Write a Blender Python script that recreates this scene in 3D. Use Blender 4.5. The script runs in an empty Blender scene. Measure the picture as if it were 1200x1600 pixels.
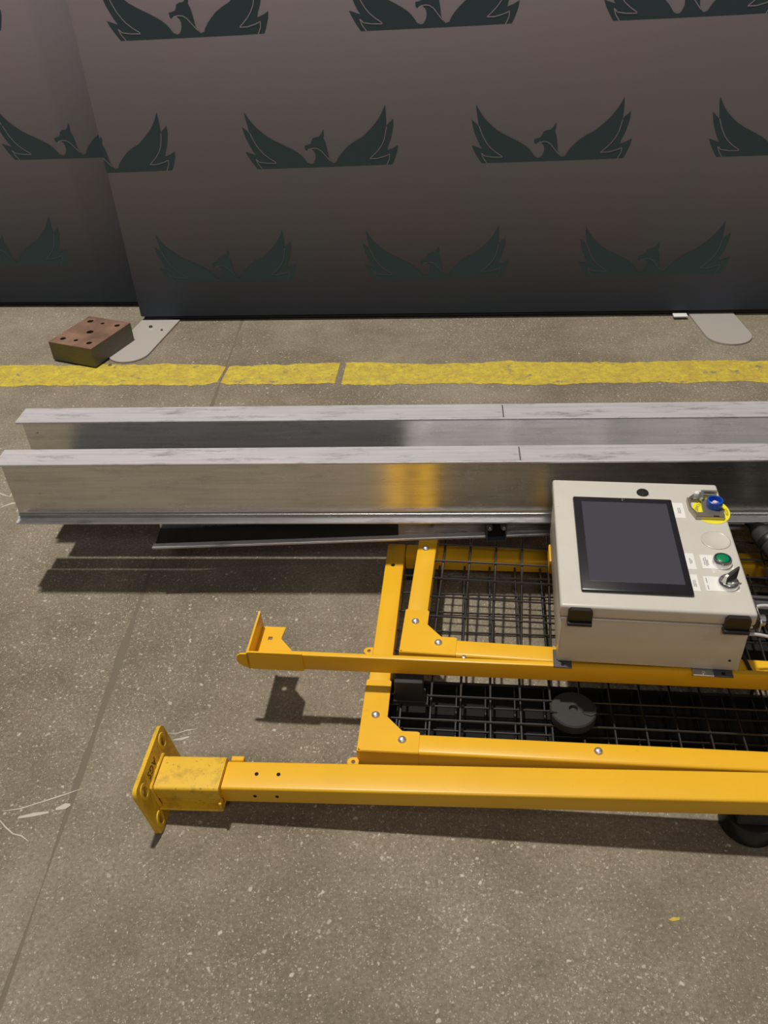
import bpy, bmesh, math, random
from mathutils import Vector, Matrix
from mathutils.geometry import tessellate_polygon
random.seed(7)
scene = bpy.context.scene
COL = scene.collection

# ------------------------------------------------------------------ camera
H = 1.22
down = Vector((100., -1740., -1320.)).normalized()
up = -down
fw = Vector((0, 0, -1))
Yc = (fw - fw.dot(up) * up).normalized()
Xc = Yc.cross(up)
cam = bpy.data.cameras.new('camera')
cam.sensor_fit = 'VERTICAL'; cam.sensor_height = 24.0; cam.sensor_width = 18.0
cam.lens = 24.0 * 1320.0 / 1600.0
cam.clip_start = 0.02
camo = bpy.data.objects.new('camera', cam); COL.objects.link(camo)
camo.matrix_world = Matrix.Translation((0, 0, H)) @ Matrix((Xc, Yc, up)).to_4x4()
scene.camera = camo

# ------------------------------------------------------------------ world, lamps, exposure
w = bpy.data.worlds.new('hall'); scene.world = w; w.use_nodes = True
w.node_tree.nodes['Background'].inputs[0].default_value = (1.0, 0.93, 0.86, 1)
w.node_tree.nodes['Background'].inputs[1].default_value = 0.065

def lamp(name, loc, power, size, col, target=None):
    l = bpy.data.lights.new(name, 'AREA'); l.shape = 'DISK'; l.size = size; l.energy = power; l.color = col
    o = bpy.data.objects.new(name, l); COL.objects.link(o); o.location = loc
    if target is not None:
        o.rotation_euler = (Vector(target) - Vector(loc)).to_track_quat('-Z', 'Y').to_euler()
    return o
lamp('ceiling_lamp', (-1.02, 2.32, 7.0), 460, 0.30, (1.0, 0.93, 0.83))
lamp('ceiling_lamp', (-0.3, -4.8, 6.6), 88, 1.3, (1.0, 0.94, 0.88), (0, 1.5, 0))
lamp('ceiling_lamp', (5.5, -3.0, 7.0), 38, 0.5, (1.0, 0.93, 0.86), (0, 1.5, 0))
vs = scene.view_settings
vs.view_transform = 'Standard'; vs.look = 'None'; vs.gamma = 1.0; vs.exposure = 0.0; vs.use_curve_mapping = False

# ------------------------------------------------------------------ material helpers
def new_mat(name):
    m = bpy.data.materials.new(name); m.use_nodes = True
    nt = m.node_tree; return m, nt, nt.nodes['Principled BSDF']
def simple(name, col, rough=0.5, metal=0.0, coat=0.0, spec=None):
    m, nt, b = new_mat(name)
    b.inputs['Base Color'].default_value = (*col, 1); b.inputs['Roughness'].default_value = rough
    b.inputs['Metallic'].default_value = metal; b.inputs['Coat Weight'].default_value = coat
    if spec is not None: b.inputs['Specular IOR Level'].default_value = spec
    return m
def N(nt, typ, **kw):
    n = nt.nodes.new(typ)
    for k, v in kw.items(): setattr(n, k, v)
    return n
def coords(nt, scale=(1, 1, 1), rot=(0, 0, 0)):
    t = N(nt, 'ShaderNodeTexCoord'); mp = N(nt, 'ShaderNodeMapping')
    nt.links.new(t.outputs['Object'], mp.inputs['Vector'])
    mp.inputs['Scale'].default_value = scale; mp.inputs['Rotation'].default_value = rot
    return mp.outputs['Vector']
def noise(nt, vec, scale, detail=4, rough=0.6):
    n = N(nt, 'ShaderNodeTexNoise'); nt.links.new(vec, n.inputs['Vector'])
    n.inputs['Scale'].default_value = scale; n.inputs['Detail'].default_value = detail; n.inputs['Roughness'].default_value = rough
    return n.outputs['Fac']
def ramp(nt, fac, stops):
    r = N(nt, 'ShaderNodeValToRGB'); nt.links.new(fac, r.inputs['Fac'])
    e = r.color_ramp.elements
    while len(e) < len(stops): e.new(0.5)
    for el, (p, c) in zip(e, stops):
        el.position = p; el.color = (c, c, c, 1) if not hasattr(c, '__len__') else (*c, 1)
    return r.outputs['Color']
def mix(nt, fac, a, b, mode='MIX'):
    n = N(nt, 'ShaderNodeMix', data_type='RGBA', blend_type=mode)
    for s, v in ((0, fac), (6, a), (7, b)):
        if hasattr(v, 'is_output'): nt.links.new(v, n.inputs[s])
        elif s == 0: n.inputs[s].default_value = v
        else: n.inputs[s].default_value = (*v, 1)
    return n.outputs[2]
def math_(nt, op, a, b=0.0):
    n = N(nt, 'ShaderNodeMath', operation=op)
    for i, v in enumerate((a, b)):
        if hasattr(v, 'is_output'): nt.links.new(v, n.inputs[i])
        else: n.inputs[i].default_value = v
    return n.outputs[0]
def bump(nt, b, h, strength, dist=0.001):
    n = N(nt, 'ShaderNodeBump'); nt.links.new(h, n.inputs['Height'])
    n.inputs['Strength'].default_value = strength; n.inputs['Distance'].default_value = dist
    nt.links.new(n.outputs['Normal'], b.inputs['Normal'])

# concrete
def concrete(name='worn_concrete'):
    m, nt, b = new_mat(name)
    v = coords(nt)
    big = noise(nt, v, 1.3, 5, 0.55); mid = noise(nt, v, 9, 6, 0.65); fine = noise(nt, v, 160, 4, 0.7)
    c = mix(nt, ramp(nt, big, [(0.40, 0), (0.60, 1)]), (0.205, 0.172, 0.125), (0.285, 0.250, 0.190))
    c = mix(nt, ramp(nt, mid, [(0.35, 0.0), (0.7, 1.0)]), mix(nt, 1.0, c, (0.74, 0.73, 0.72), 'MULTIPLY'), c)
    g = N(nt, 'ShaderNodeHueSaturation'); nt.links.new(c, g.inputs['Color']); nt.links.new(math_(nt, 'ADD', math_(nt, 'MULTIPLY', fine, 1.5), 0.25), g.inputs['Value'])
    c = g.outputs['Color']
    # broom-like drag marks across the slab
    vs_ = coords(nt, (1.5, 38, 1), (0, 0, 0.08)); drag = noise(nt, vs_, 3, 4, 0.6)
    c = mix(nt, ramp(nt, drag, [(0.58, 0), (0.75, 0.35)]), c, (0.16, 0.135, 0.105))
    # pale aggregate chips, two sizes, clustered
    warp = N(nt, 'ShaderNodeVectorMath', operation='ADD')
    wn = N(nt, 'ShaderNodeTexNoise'); nt.links.new(v, wn.inputs['Vector']); wn.inputs['Scale'].default_value = 90; wn.inputs['Detail'].default_value = 2
    sc = N(nt, 'ShaderNodeVectorMath', operation='SCALE'); nt.links.new(wn.outputs['Color'], sc.inputs[0]); sc.inputs['Scale'].default_value = 0.012
    nt.links.new(v, warp.inputs[0]); nt.links.new(sc.outputs[0], warp.inputs[1])
    dens = ramp(nt, noise(nt, v, 2.2, 4, 0.6), [(0.40, 0.0), (0.62, 1.0)])
    for scale, th, keep, col in ((75, 0.26, 0.84, (0.62, 0.58, 0.48)), (130, 0.32, 0.80, (0.56, 0.52, 0.43)), (260, 0.38, 0.66, (0.54, 0.50, 0.42)), (420, 0.40, 0.62, (0.46, 0.42, 0.35))):
        vo = N(nt, 'ShaderNodeTexVoronoi'); nt.links.new(warp.outputs[0], vo.inputs['Vector']); vo.inputs['Scale'].default_value = scale
        sep = N(nt, 'ShaderNodeSeparateColor'); nt.links.new(vo.outputs['Color'], sep.inputs[0])
        near = ramp(nt, vo.outputs['Distance'], [(th * 0.7, 1), (th, 0)])
        pick = math_(nt, 'GREATER_THAN', math_(nt, 'ADD', sep.outputs[0], math_(nt, 'MULTIPLY', dens, 0.26)), keep + 0.15)
        f = math_(nt, 'MULTIPLY', math_(nt, 'MULTIPLY', near, pick), math_(nt, 'ADD', math_(nt, 'MULTIPLY', sep.outputs[1], 0.7), 0.1))
        c = mix(nt, f, c, col)
    # dark pits
    vo = N(nt, 'ShaderNodeTexVoronoi'); nt.links.new(warp.outputs[0], vo.inputs['Vector']); vo.inputs['Scale'].default_value = 60
    sep = N(nt, 'ShaderNodeSeparateColor'); nt.links.new(vo.outputs['Color'], sep.inputs[0])
    f = math_(nt, 'MULTIPLY', ramp(nt, vo.outputs['Distance'], [(0.14, 1), (0.22, 0)]), math_(nt, 'GREATER_THAN', sep.outputs[2], 0.93))
    c = mix(nt, math_(nt, 'MULTIPLY', f, 0.7), c, (0.05, 0.04, 0.03))
    nt.links.new(c, b.inputs['Base Color'])
    b.inputs['Roughness'].default_value = 0.72; b.inputs['Specular IOR Level'].default_value = 0.3
    bump(nt, b, mix(nt, 0.5, fine, mid), 0.35, 0.002)
    return m
M_floor = concrete()

def paint(name, base, dirt=0.0, rough=0.33):
    m, nt, b = new_mat(name)
    v = coords(nt)
    a = noise(nt, v, 6, 4, 0.6)
    c = mix(nt, ramp(nt, a, [(0.35, 0), (0.7, 1)]), base, tuple(x * 0.93 for x in base))
    if dirt:
        d1 = noise(nt, v, 34, 6, 0.7); d2 = noise(nt, v, 150, 4, 0.7)
        c = mix(nt, math_(nt, 'MULTIPLY', ramp(nt, d1, [(0.50, 0), (0.72, 1)]), dirt), c, (0.30, 0.17, 0.03))
        c = mix(nt, math_(nt, 'MULTIPLY', ramp(nt, d2, [(0.60, 0), (0.70, 1)]), dirt), c, (0.16, 0.10, 0.04))
        b.inputs['Roughness'].default_value = 0.5
    else:
        d = noise(nt, v, 55, 5, 0.7)
        c = mix(nt, math_(nt, 'MULTIPLY', ramp(nt, d, [(0.64, 0), (0.78, 1)]), 0.35), c, (0.45, 0.24, 0.02))
        b.inputs['Roughness'].default_value = rough
    nt.links.new(c, b.inputs['Base Color'])
    b.inputs['Specular IOR Level'].default_value = 0.4
    bump(nt, b, noise(nt, v, 260, 2, 0.5), 0.06, 0.0006)
    return m
M_yellow = paint('yellow_powder_coat', (0.86, 0.485, 0.022))
M_yellow_dirty = paint('worn_yellow_paint', (0.80, 0.50, 0.03), 0.75)

def aluminium(name, base=(0.62, 0.61, 0.61), rough=0.27, aniso=0.75, stain=0.5, metal=1.0):
    m, nt, b = new_mat(name)
    v = coords(nt, (1.2, 30, 30)); v0 = coords(nt); v2 = coords(nt, (5, 22, 22))
    streak = noise(nt, v, 4, 5, 0.65)
    c = mix(nt, ramp(nt, streak, [(0.3, 0), (0.7, 1)]), tuple(x * 0.80 for x in base), base)
    s = noise(nt, v2, 2.2, 6, 0.72)
    c = mix(nt, math_(nt, 'MULTIPLY', ramp(nt, s, [(0.53, 0), (0.70, 1)]), stain), c, (0.13, 0.12, 0.13))
    d = noise(nt, v0, 60, 3, 0.6)
    c = mix(nt, math_(nt, 'MULTIPLY', ramp(nt, d, [(0.74, 0), (0.78, 1)]), 0.8), c, (0.04, 0.04, 0.04))
    nt.links.new(c, b.inputs['Base Color'])
    b.inputs['Metallic'].default_value = metal
    r = math_(nt, 'ADD', math_(nt, 'MULTIPLY', noise(nt, v2, 1.5, 4, 0.6), 0.16), rough - 0.08)
    nt.links.new(r, b.inputs['Roughness'])
    b.inputs['Anisotropic'].default_value = aniso
    cx = N(nt, 'ShaderNodeCombineXYZ'); cx.inputs[0].default_value = 1.0
    vt = N(nt, 'ShaderNodeVectorTransform', vector_type='VECTOR', convert_from='OBJECT', convert_to='WORLD')
    nt.links.new(cx.outputs[0], vt.inputs[0]); nt.links.new(vt.outputs[0], b.inputs['Tangent'])
    return m
M_alu = aluminium('brushed_aluminium', (0.86, 0.85, 0.83), 0.27, 0.5, 0.22, 0.98)
M_alu_flange = aluminium('scuffed_aluminium', (0.80, 0.79, 0.83), 0.40, 0.2, 0.6, 0.5)
M_alu_shade = simple('dark_tarnished_aluminium', (0.07, 0.075, 0.075), 0.4, 0.8)  # shade under the front beam, put into a darker metal colour
M_zinc = simple('zinc_steel', (0.55, 0.55, 0.57), 0.32, 1.0)
M_chrome = simple('chrome', (0.85, 0.85, 0.87), 0.24, 1.0)
M_bolt = simple('zinc_bolt', (0.80, 0.80, 0.84), 0.36, 0.9)
M_wire = simple('black_wire_coating', (0.115, 0.115, 0.12), 0.38, 1.0)
M_black = simple('black_plastic', (0.012, 0.012, 0.012), 0.42)
M_rubber = simple('black_rubber', (0.028, 0.028, 0.028), 0.7)
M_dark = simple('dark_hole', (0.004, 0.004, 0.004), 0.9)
M_bezel = simple('black_bezel', (0.014, 0.014, 0.018), 0.3)
M_screen = simple('dark_screen_glass', (0.055, 0.056, 0.075), 0.22)
M_white = simple('white_label', (0.80, 0.80, 0.78), 0.5)
M_print = simple('grey_print', (0.33, 0.33, 0.36), 0.6)
M_ink = simple('black_ink', (0.03, 0.03, 0.03), 0.6)
M_ylabel = simple('yellow_label', (0.85, 0.78, 0.03), 0.5)
M_blue = simple('blue_plastic', (0.01, 0.10, 0.55), 0.3)
M_pink = simple('pale_pink_cap', (0.9, 0.6, 0.65), 0.4)
M_green = simple('green_lens', (0.0, 0.22, 0.085), 0.35)
M_clear = simple('faint_clear_film', (0.68, 0.64, 0.56), 0.25)
M_dkgrey = simple('dark_grey_steel', (0.10, 0.10, 0.11), 0.5, 0.4)
M_chalk = simple('pale_scuff', (0.52, 0.48, 0.40), 0.8)
M_red = simple('orange_cable', (0.65, 0.16, 0.06), 0.4)
M_grey_cable = simple('light_grey_cable', (0.55, 0.55, 0.55), 0.4)
M_foot = simple('brushed_foot_steel', (0.50, 0.47, 0.44), 0.55, 0.3)

def box_paint():
    m, nt, b = new_mat('light_grey_enclosure_paint')
    v = coords(nt)
    c = mix(nt, ramp(nt, noise(nt, v, 12, 4), [(0.35, 0), (0.7, 1)]), (0.60, 0.58, 0.53), (0.635, 0.615, 0.565))
    c = mix(nt, math_(nt, 'MULTIPLY', ramp(nt, noise(nt, v, 90, 3), [(0.72, 0), (0.76, 1)]), 0.5), c, (0.2, 0.17, 0.13))
    nt.links.new(c, b.inputs['Base Color']); b.inputs['Roughness'].default_value = 0.30
    bump(nt, b, noise(nt, v, 700, 1), 0.08, 0.0004)
    return m
M_box = box_paint()

def rust():
    m, nt, b = new_mat('rusty_steel')
    v = coords(nt)
    c = mix(nt, ramp(nt, noise(nt, v, 14, 5, 0.7), [(0.35, 0), (0.65, 1)]), (0.15, 0.085, 0.055), (0.27, 0.155, 0.11))
    c = mix(nt, ramp(nt, noise(nt, v, 6, 3), [(0.6, 0), (0.72, 0.6)]), c, (0.33, 0.20, 0.14))
    nt.links.new(c, b.inputs['Base Color']); b.inputs['Roughness'].default_value = 0.7; b.inputs['Metallic'].default_value = 0.2
    return m
M_rust = rust()
def block_side():
    m, nt, b = new_mat('sawn_steel')
    v = coords(nt, (1, 1, 12))
    c = mix(nt, noise(nt, v, 20, 4), (0.09, 0.085, 0.065), (0.18, 0.17, 0.13))
    nt.links.new(c, b.inputs['Base Color']); b.inputs['Roughness'].default_value = 0.45; b.inputs['Metallic'].default_value = 0.6
    return m
M_side = block_side()

def fabric():
    m, nt, b = new_mat('printed_banner_fabric')
    t = N(nt, 'ShaderNodeTexCoord'); s = N(nt, 'ShaderNodeSeparateXYZ'); nt.links.new(t.outputs['Object'], s.inputs[0])
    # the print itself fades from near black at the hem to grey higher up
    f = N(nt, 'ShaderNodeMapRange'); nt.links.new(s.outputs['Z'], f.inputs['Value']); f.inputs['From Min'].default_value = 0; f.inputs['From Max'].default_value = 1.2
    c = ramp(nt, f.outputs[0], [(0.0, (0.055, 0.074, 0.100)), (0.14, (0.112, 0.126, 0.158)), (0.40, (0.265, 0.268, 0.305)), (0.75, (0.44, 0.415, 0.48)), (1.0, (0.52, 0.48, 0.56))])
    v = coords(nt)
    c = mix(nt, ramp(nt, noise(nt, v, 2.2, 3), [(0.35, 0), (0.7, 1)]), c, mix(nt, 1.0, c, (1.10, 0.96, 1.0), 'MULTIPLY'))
    wv = noise(nt, coords(nt, (1, 1, 1)), 420, 2, 0.8)
    c = mix(nt, ramp(nt, wv, [(0.3, 0), (0.7, 1)]), mix(nt, 1.0, c, (0.90, 0.90, 0.90), 'MULTIPLY'), c)
    nt.links.new(c, b.inputs['Base Color']); b.inputs['Roughness'].default_value = 0.85; b.inputs['Specular IOR Level'].default_value = 0.15
    bump(nt, b, wv, 0.1, 0.0005)
    return m
M_fabric = fabric()
M_emblem = simple('dark_teal_print', (0.060, 0.092, 0.106), 0.85, spec=0.15)
M_emblem_line = simple('grey_print_outline', (0.12, 0.125, 0.125), 0.85, spec=0.15)

def stripe_mat():
    m, nt, b = new_mat('worn_yellow_floor_paint')
    v = coords(nt); 
    c = mix(nt, ramp(nt, noise(nt, v, 22, 5, 0.7), [(0.36, 0), (0.62, 1)]), (0.50, 0.37, 0.05), (0.66, 0.54, 0.05))
    c = mix(nt, ramp(nt, noise(nt, v, 60, 5, 0.75), [(0.48, 0), (0.68, 0.85)]), c, (0.34, 0.27, 0.09))
    vo = N(nt, 'ShaderNodeTexVoronoi', feature='DISTANCE_TO_EDGE'); nt.links.new(coords(nt, (1, 1.6, 1), (0, 0, 0.5)), vo.inputs['Vector']); vo.inputs['Scale'].default_value = 26
    c = mix(nt, ramp(nt, vo.outputs['Distance'], [(0.0, 0.45), (0.08, 0)]), c, (0.33, 0.26, 0.08))
    c = mix(nt, ramp(nt, noise(nt, coords(nt, (1, 1.3, 1), (0, 0, 0.4)), 17, 6, 0.75), [(0.60, 0), (0.63, 0.9)]), c, (0.23, 0.195, 0.14))
    nt.links.new(c, b.inputs['Base Color']); b.inputs['Roughness'].default_value = 0.6
    return m
M_stripe = stripe_mat()
M_joint = simple('joint_filler', (0.160, 0.134, 0.098), 0.85)

# ------------------------------------------------------------------ geometry helpers
def obj(name, bm, mat, parent=None, angle=35, label=None):
    me = bpy.data.meshes.new(name)
    bmesh.ops.recalc_face_normals(bm, faces=bm.faces)
    bm.to_mesh(me); bm.free()
    for p in me.polygons: p.use_smooth = True
    me.set_sharp_from_angle(angle=math.radians(angle))
    me.materials.append(mat)
    o = bpy.data.objects.new(name, me); COL.objects.link(o)
    if parent is not None: o.parent = parent
    if label: o['label'] = label
    return o
def thing(name, label, cat, loc=(0, 0, 0), rot=(0, 0, 0), group=None):
    o = bpy.data.objects.new(name, None); COL.objects.link(o); o.empty_display_size = 0.05
    o.location = loc; o.rotation_euler = rot; o['label'] = label; o['category'] = cat
    if group: o['group'] = group
    return o
def dup(o, parent, loc=None, rot=None):
    c = o.copy(); COL.objects.link(c); c.parent = parent
    if loc is not None: c.location = loc
    if rot is not None: c.rotation_euler = rot
    return c
def B(): return bmesh.new()
def box(bm, x0, x1, y0, y1, z0, z1, bev=0.0, seg=2):
    vs_ = [bm.verts.new((x, y, z)) for z in (z0, z1) for y in (y0, y1) for x in (x0, x1)]
    fs = [bm.faces.new([vs_[i] for i in f]) for f in ((0, 2, 3, 1), (4, 5, 7, 6), (0, 1, 5, 4), (2, 6, 7, 3), (0, 4, 6, 2), (1, 3, 7, 5))]
    if bev:
        es = list({e for f in fs for e in f.edges})
        bmesh.ops.bevel(bm, geom=es, offset=bev, segments=seg, affect='EDGES', profile=0.5)
    return bm
def prism(bm, pts, z0, z1, mtx=None, holes=()):
    """a flat outline (with holes) given thickness; mtx maps the local xyz where wanted"""
    loops = [list(pts)] + [list(h) for h in holes]
    mtx = mtx or Matrix.Identity(4)
    flat = [p for l in loops for p in l]
    lo = [bm.verts.new(mtx @ Vector((p[0], p[1], z0))) for p in flat]
    hi = [bm.verts.new(mtx @ Vector((p[0], p[1], z1))) for p in flat]
    for t in tessellate_polygon([[Vector((p[0], p[1], 0)) for p in l] for l in loops]):
        try: bm.faces.new([lo[i] for i in t]); bm.faces.new([hi[i] for i in t])
        except ValueError: pass
    k = 0
    for l in loops:
        n = len(l)
        for i in range(n):
            j = (i + 1) % n
            bm.faces.new((lo[k + i], lo[k + j], hi[k + j], hi[k + i]))
        k += n
    return bm
def circle(cx, cy, r, n=20, ry=None, a0=0.0, a1=None):
    ry = ry or r
    if a1 is None: return [(cx + r * math.cos(2 * math.pi * i / n), cy + ry * math.sin(2 * math.pi * i / n)) for i in range(n)]
    return [(cx + r * math.cos(a0 + (a1 - a0) * i / n), cy + ry * math.sin(a0 + (a1 - a0) * i / n)) for i in range(n + 1)]
def rrect(x0, x1, y0, y1, r, n=4):
    out = []
    for cx, cy, a in ((x1 - r, y1 - r, 0), (x0 + r, y1 - r, 90), (x0 + r, y0 + r, 180), (x1 - r, y0 + r, 270)):
        out += circle(cx, cy, r, n, None, math.radians(a), math.radians(a + 90))
    return out
def lathe(bm, prof, mtx=None, n=28):
    """profile (radius, height) turned about local z"""
    mtx = mtx or Matrix.Identity(4)
    rings = []
    for r, z in prof:
        if r < 1e-6: rings.append([bm.verts.new(mtx @ Vector((0, 0, z)))])
        else: rings.append([bm.verts.new(mtx @ Vector((r * math.cos(2 * math.pi * i / n), r * math.sin(2 * math.pi * i / n), z))) for i in range(n)])
    for a, b in zip(rings, rings[1:]):
        for i in range(n):
            j = (i + 1) % n
            if len(a) == 1 and len(b) == 1: continue
            if len(a) == 1: bm.faces.new((a[0], b[j], b[i]))
            elif len(b) == 1: bm.faces.new((a[i], a[j], b[0]))
            else: bm.faces.new((a[i], a[j], b[j], b[i]))
    return bm
def rod(bm, a, b, r, n=6):
    a, b = Vector(a), Vector(b); d = (b - a)
    q = d.to_track_quat('Z', 'Y').to_matrix().to_4x4(); q.translation = a
    return lathe(bm, [(0, 0), (r, 0), (r, d.length), (0, d.length)], q, n)
def tube(bm, pts, r, n=10):
    pts = [Vector(p) for p in pts]
    # smooth the path
    for _ in range(2):
        q = [pts[0]]
        for a, b in zip(pts, pts[1:]): q += [a.lerp(b, .25), a.lerp(b, .75)]
        pts = q + [pts[-1]]
    rings = []
    for i, p in enumerate(pts):
        d = (pts[min(i + 1, len(pts) - 1)] - pts[max(i - 1, 0)]).normalized()
        u = d.cross(Vector((0.1, 0.2, 1))).normalized(); v = d.cross(u)
        rings.append([bm.verts.new(p + r * (math.cos(2 * math.pi * k / n) * u + math.sin(2 * math.pi * k / n) * v)) for k in range(n)])
    for a, b in zip(rings, rings[1:]):
        for k in range(n): bm.faces.new((a[k], a[(k + 1) % n], b[(k + 1) % n], b[k]))
    bm.faces.new(rings[0][::-1]); bm.faces.new(rings[-1])
    return bm
AX_X = Matrix(((0, 0, 1, 0), (1, 0, 0, 0), (0, 1, 0, 0), (0, 0, 0, 1)))   # local xy -> world yz, thickness along x
AX_Y = Matrix(((1, 0, 0, 0), (0, 0, 1, 0), (0, 1, 0, 0), (0, 0, 0, 1)))   # local xy -> world xz, thickness along y
def lettering(name, text, size, mat, parent, mtx, depth=0.0004, curve_r=None):
    """flat raised letters; with curve_r the word follows an arc"""
    fc = bpy.data.curves.new(name, 'FONT'); fc.body = text; fc.size = size; fc.extrude = depth; fc.align_x = 'CENTER'; fc.align_y = 'CENTER'
    fc.resolution_u = 2
    t = bpy.data.objects.new(name, fc); COL.objects.link(t)
    dg = bpy.context.evaluated_depsgraph_get(); dg.update()
    me = bpy.data.meshes.new_from_object(t.evaluated_get(dg))
    bpy.data.objects.remove(t)
    if curve_r:
        for v in me.vertices:
            a = v.co.x / curve_r; rr = curve_r + v.co.y
            v.co.x = math.sin(a) * rr; v.co.y = math.cos(a) * rr
    me.transform(mtx); me.materials.clear(); me.materials.append(mat)
    o = bpy.data.objects.new(name, me); COL.objects.link(o); o.parent = parent
    return o

# ------------------------------------------------------------------ floor
JX0, JY0, JX1, JY1 = -0.449, 2.90, -0.578, 0.40            # line of the joint
jd = Vector((JX1 - JX0, JY1 - JY0)).normalized()
def joint_x(y, k=0.0): return JX0 + (y - JY0) * jd.x / jd.y + k
bm = B()
ys = [-4 + 0.05 * i for i in range(241)]
def jw(y): return 0.0038 + 0.0018 * math.sin(y * 7) + 0.0014 * math.sin(y * 23 + 1) + 0.005 * math.exp(-((y - 1.22) / 0.05) ** 2) + 0.004 * math.exp(-((y - 0.93) / 0.04) ** 2)
rows = []
for y in ys:
    jx = joint_x(y) + 0.004 * math.sin(y * 3.1); h = jw(y)
    rows.append([bm.verts.new(p) for p in ((-7, y, 0), (jx - h, y, 0), (jx - h * 0.9, y, -0.0015), (jx + h * 0.9, y, -0.0015), (jx + h, y, 0), (7, y, 0))])
for a, b in zip(rows, rows[1:]):
    for k in range(5): bm.faces.new((a[k], a[k + 1], b[k + 1], b[k]))
floor = obj('floor', bm, M_floor); floor['kind'] = 'structure'
floor['label'] = 'worn grey-brown concrete floor flecked with pale stone'
bm = B()
L, Rr = [], []
y = -4.0
while y < 8.0:
    jx = joint_x(y) + 0.004 * math.sin(y * 3.1); h = jw(y) * 0.98
    L.append(bm.verts.new((jx - h, y, -0.0004))); Rr.append(bm.verts.new((jx + h, y, -0.0004))); y += 0.05
for i in range(len(L) - 1): bm.faces.new((L[i], Rr[i], Rr[i + 1], L[i + 1]))
obj('joint_filler', bm, M_joint, floor)
# worn painted stripe with ragged edges
bm = B()
def ragged(y, amp, seed):
    r = random.Random(seed); out = []; off = 0
    for i in range(701):
        off += (r.random() - .5) * amp; off *= 0.93
        out.append(off + (r.random() - .5) * amp * 0.5)
    return out
ra, rb = ragged(0, 0.0075, 3), ragged(0, 0.0075, 9)
top, bot = [], []
for i in range(701):
    x = -3.5 + 0.01 * i
    yy = 2.378 - 0.110 * x
    gap = 0.006 * math.exp(-((x + 0.47) / 0.02) ** 2)
    top.append(bm.verts.new((x, yy + 0.0 + ra[i] - gap, 0.0008))); bot.append(bm.verts.new((x, yy - 0.131 + rb[i] + gap * 3, 0.0008)))
for v in bot[:]:
    v.co.x -= 0.016                                   # the breaks run slantwise
for i in range(700):
    x = -3.5 + 0.01 * i
    if -0.115 < x < -0.100 or -0.472 < x < -0.461: continue
    bm.faces.new((bot[i], bot[i + 1], top[i + 1], top[i]))
obj('painted_stripe', bm, M_stripe, floor, label='worn yellow painted line across the floor')
def scuff(pts, w_):
    bm = B(); l, r = [], []
    for i, p in enumerate(pts):
        a = Vector(pts[max(i - 1, 0)]); b = Vector(pts[min(i + 1, len(pts) - 1)]); d = (b - a).normalized(); n_ = Vector((-d.y, d.x))
        ww = w_ * (0.35 if i in (0, len(pts) - 1) else random.uniform(0.7, 1.2))
        q = Vector(p); l.append(bm.verts.new((*(q + n_ * ww), 0.0005))); r.append(bm.verts.new((*(q - n_ * ww), 0.0005)))
    for i in range(len(l) - 1): bm.faces.new((l[i], r[i], r[i + 1], l[i + 1]))
    obj('scuff_mark', bm, M_chalk, floor)
scuff([(-0.663, .845), (-0.635, .848), (-0.608, .857), (-0.575, .868), (-0.538, .881)], 0.0014)
scuff([(-0.634, .831), (-0.61, .835), (-0.585, .838)], 0.005)
scuff([(-0.575, .843), (-0.56, .848), (-0.552, .85)], 0.006)
scuff([(-0.665, .83), (-0.65, .815), (-0.633, .8015), (-0.618, .797), (-0.603, .786)], 0.0014)
scuff([(-0.412, .9875), (-0.395, .986), (-0.378, .992), (-0.360, .994)], 0.0014)
scuff([(-0.398, .972), (-0.385, .973), (-0.372, .977)], 0.004)
scuff([(-1.0, 1.80), (-0.965, 1.775), (-0.945, 1.765), (-0.945, 1.80)], 0.003)
scuff([(-0.955, 1.72), (-0.93, 1.735), (-0.915, 1.735), (-0.905, 1.70)], 0.0035)

# ------------------------------------------------------------------ printed banners
def mir(p): return p
OUT = [(50, 92), (66, 125), (84, 155), (108, 190), (130, 215), (165, 250), (200, 280), (250, 312), (290, 333), (330, 355), (370, 378), (405, 402), (432, 428), (452, 455), (466, 478), (490, 490),
       (508, 486), (522, 465), (530, 440), (530, 412), (522, 392), (505, 376), (482, 378), (470, 390), (460, 380), (458, 350), (480, 346), (502, 338), (512, 318), (518, 300), (540, 290), (568, 286), (583, 268), (602, 234),
       (604, 268), (598, 300), (610, 330), (617, 370), (622, 410), (626, 445), (640, 474), (655, 488), (678, 480), (690, 455), (710, 425), (740, 392), (775, 358), (820, 328), (870, 302), (905, 272), (945, 232), (975, 200), (1000, 165), (1025, 122), (1047, 72),
       (1050, 120), (1052, 170), (1050, 225), (1065, 205), (1084, 190), (1100, 170), (1100, 225), (1090, 275), (1078, 325), (1058, 370), (1050, 402), (1090, 388), (1128, 366), (1122, 410), (1110, 445), (1098, 480), (1084, 508), (900, 512), (700, 514), (500, 516), (300, 517), (95, 518),
       (76, 488), (56, 455), (38, 420), (24, 385), (60, 398), (98, 412), (78, 380), (58, 335), (40, 290), (28, 245), (20, 198), (45, 222), (70, 248), (64, 205), (56, 160), (50, 120)]
GROOVES = [[(72, 245), (88, 290), (105, 330), (128, 370), (155, 405), (195, 440), (236, 468), (238, 476), (170, 474), (115, 464), (98, 446)], [(92, 440), (105, 478), (132, 518)],
           [(1050, 230), (1042, 275), (1030, 325), (1010, 365), (980, 405), (950, 435), (922, 460), (975, 460), (1030, 445), (1066, 430), (1064, 465), (1042, 512)],
           [(472, 392), (490, 376), (520, 370), (550, 374), (575, 392), (595, 418), (612, 440), (635, 468)]]
def epos(p): return ((p[0] - 574) * 0.000424, (517 - p[1]) * 0.000386)
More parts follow.
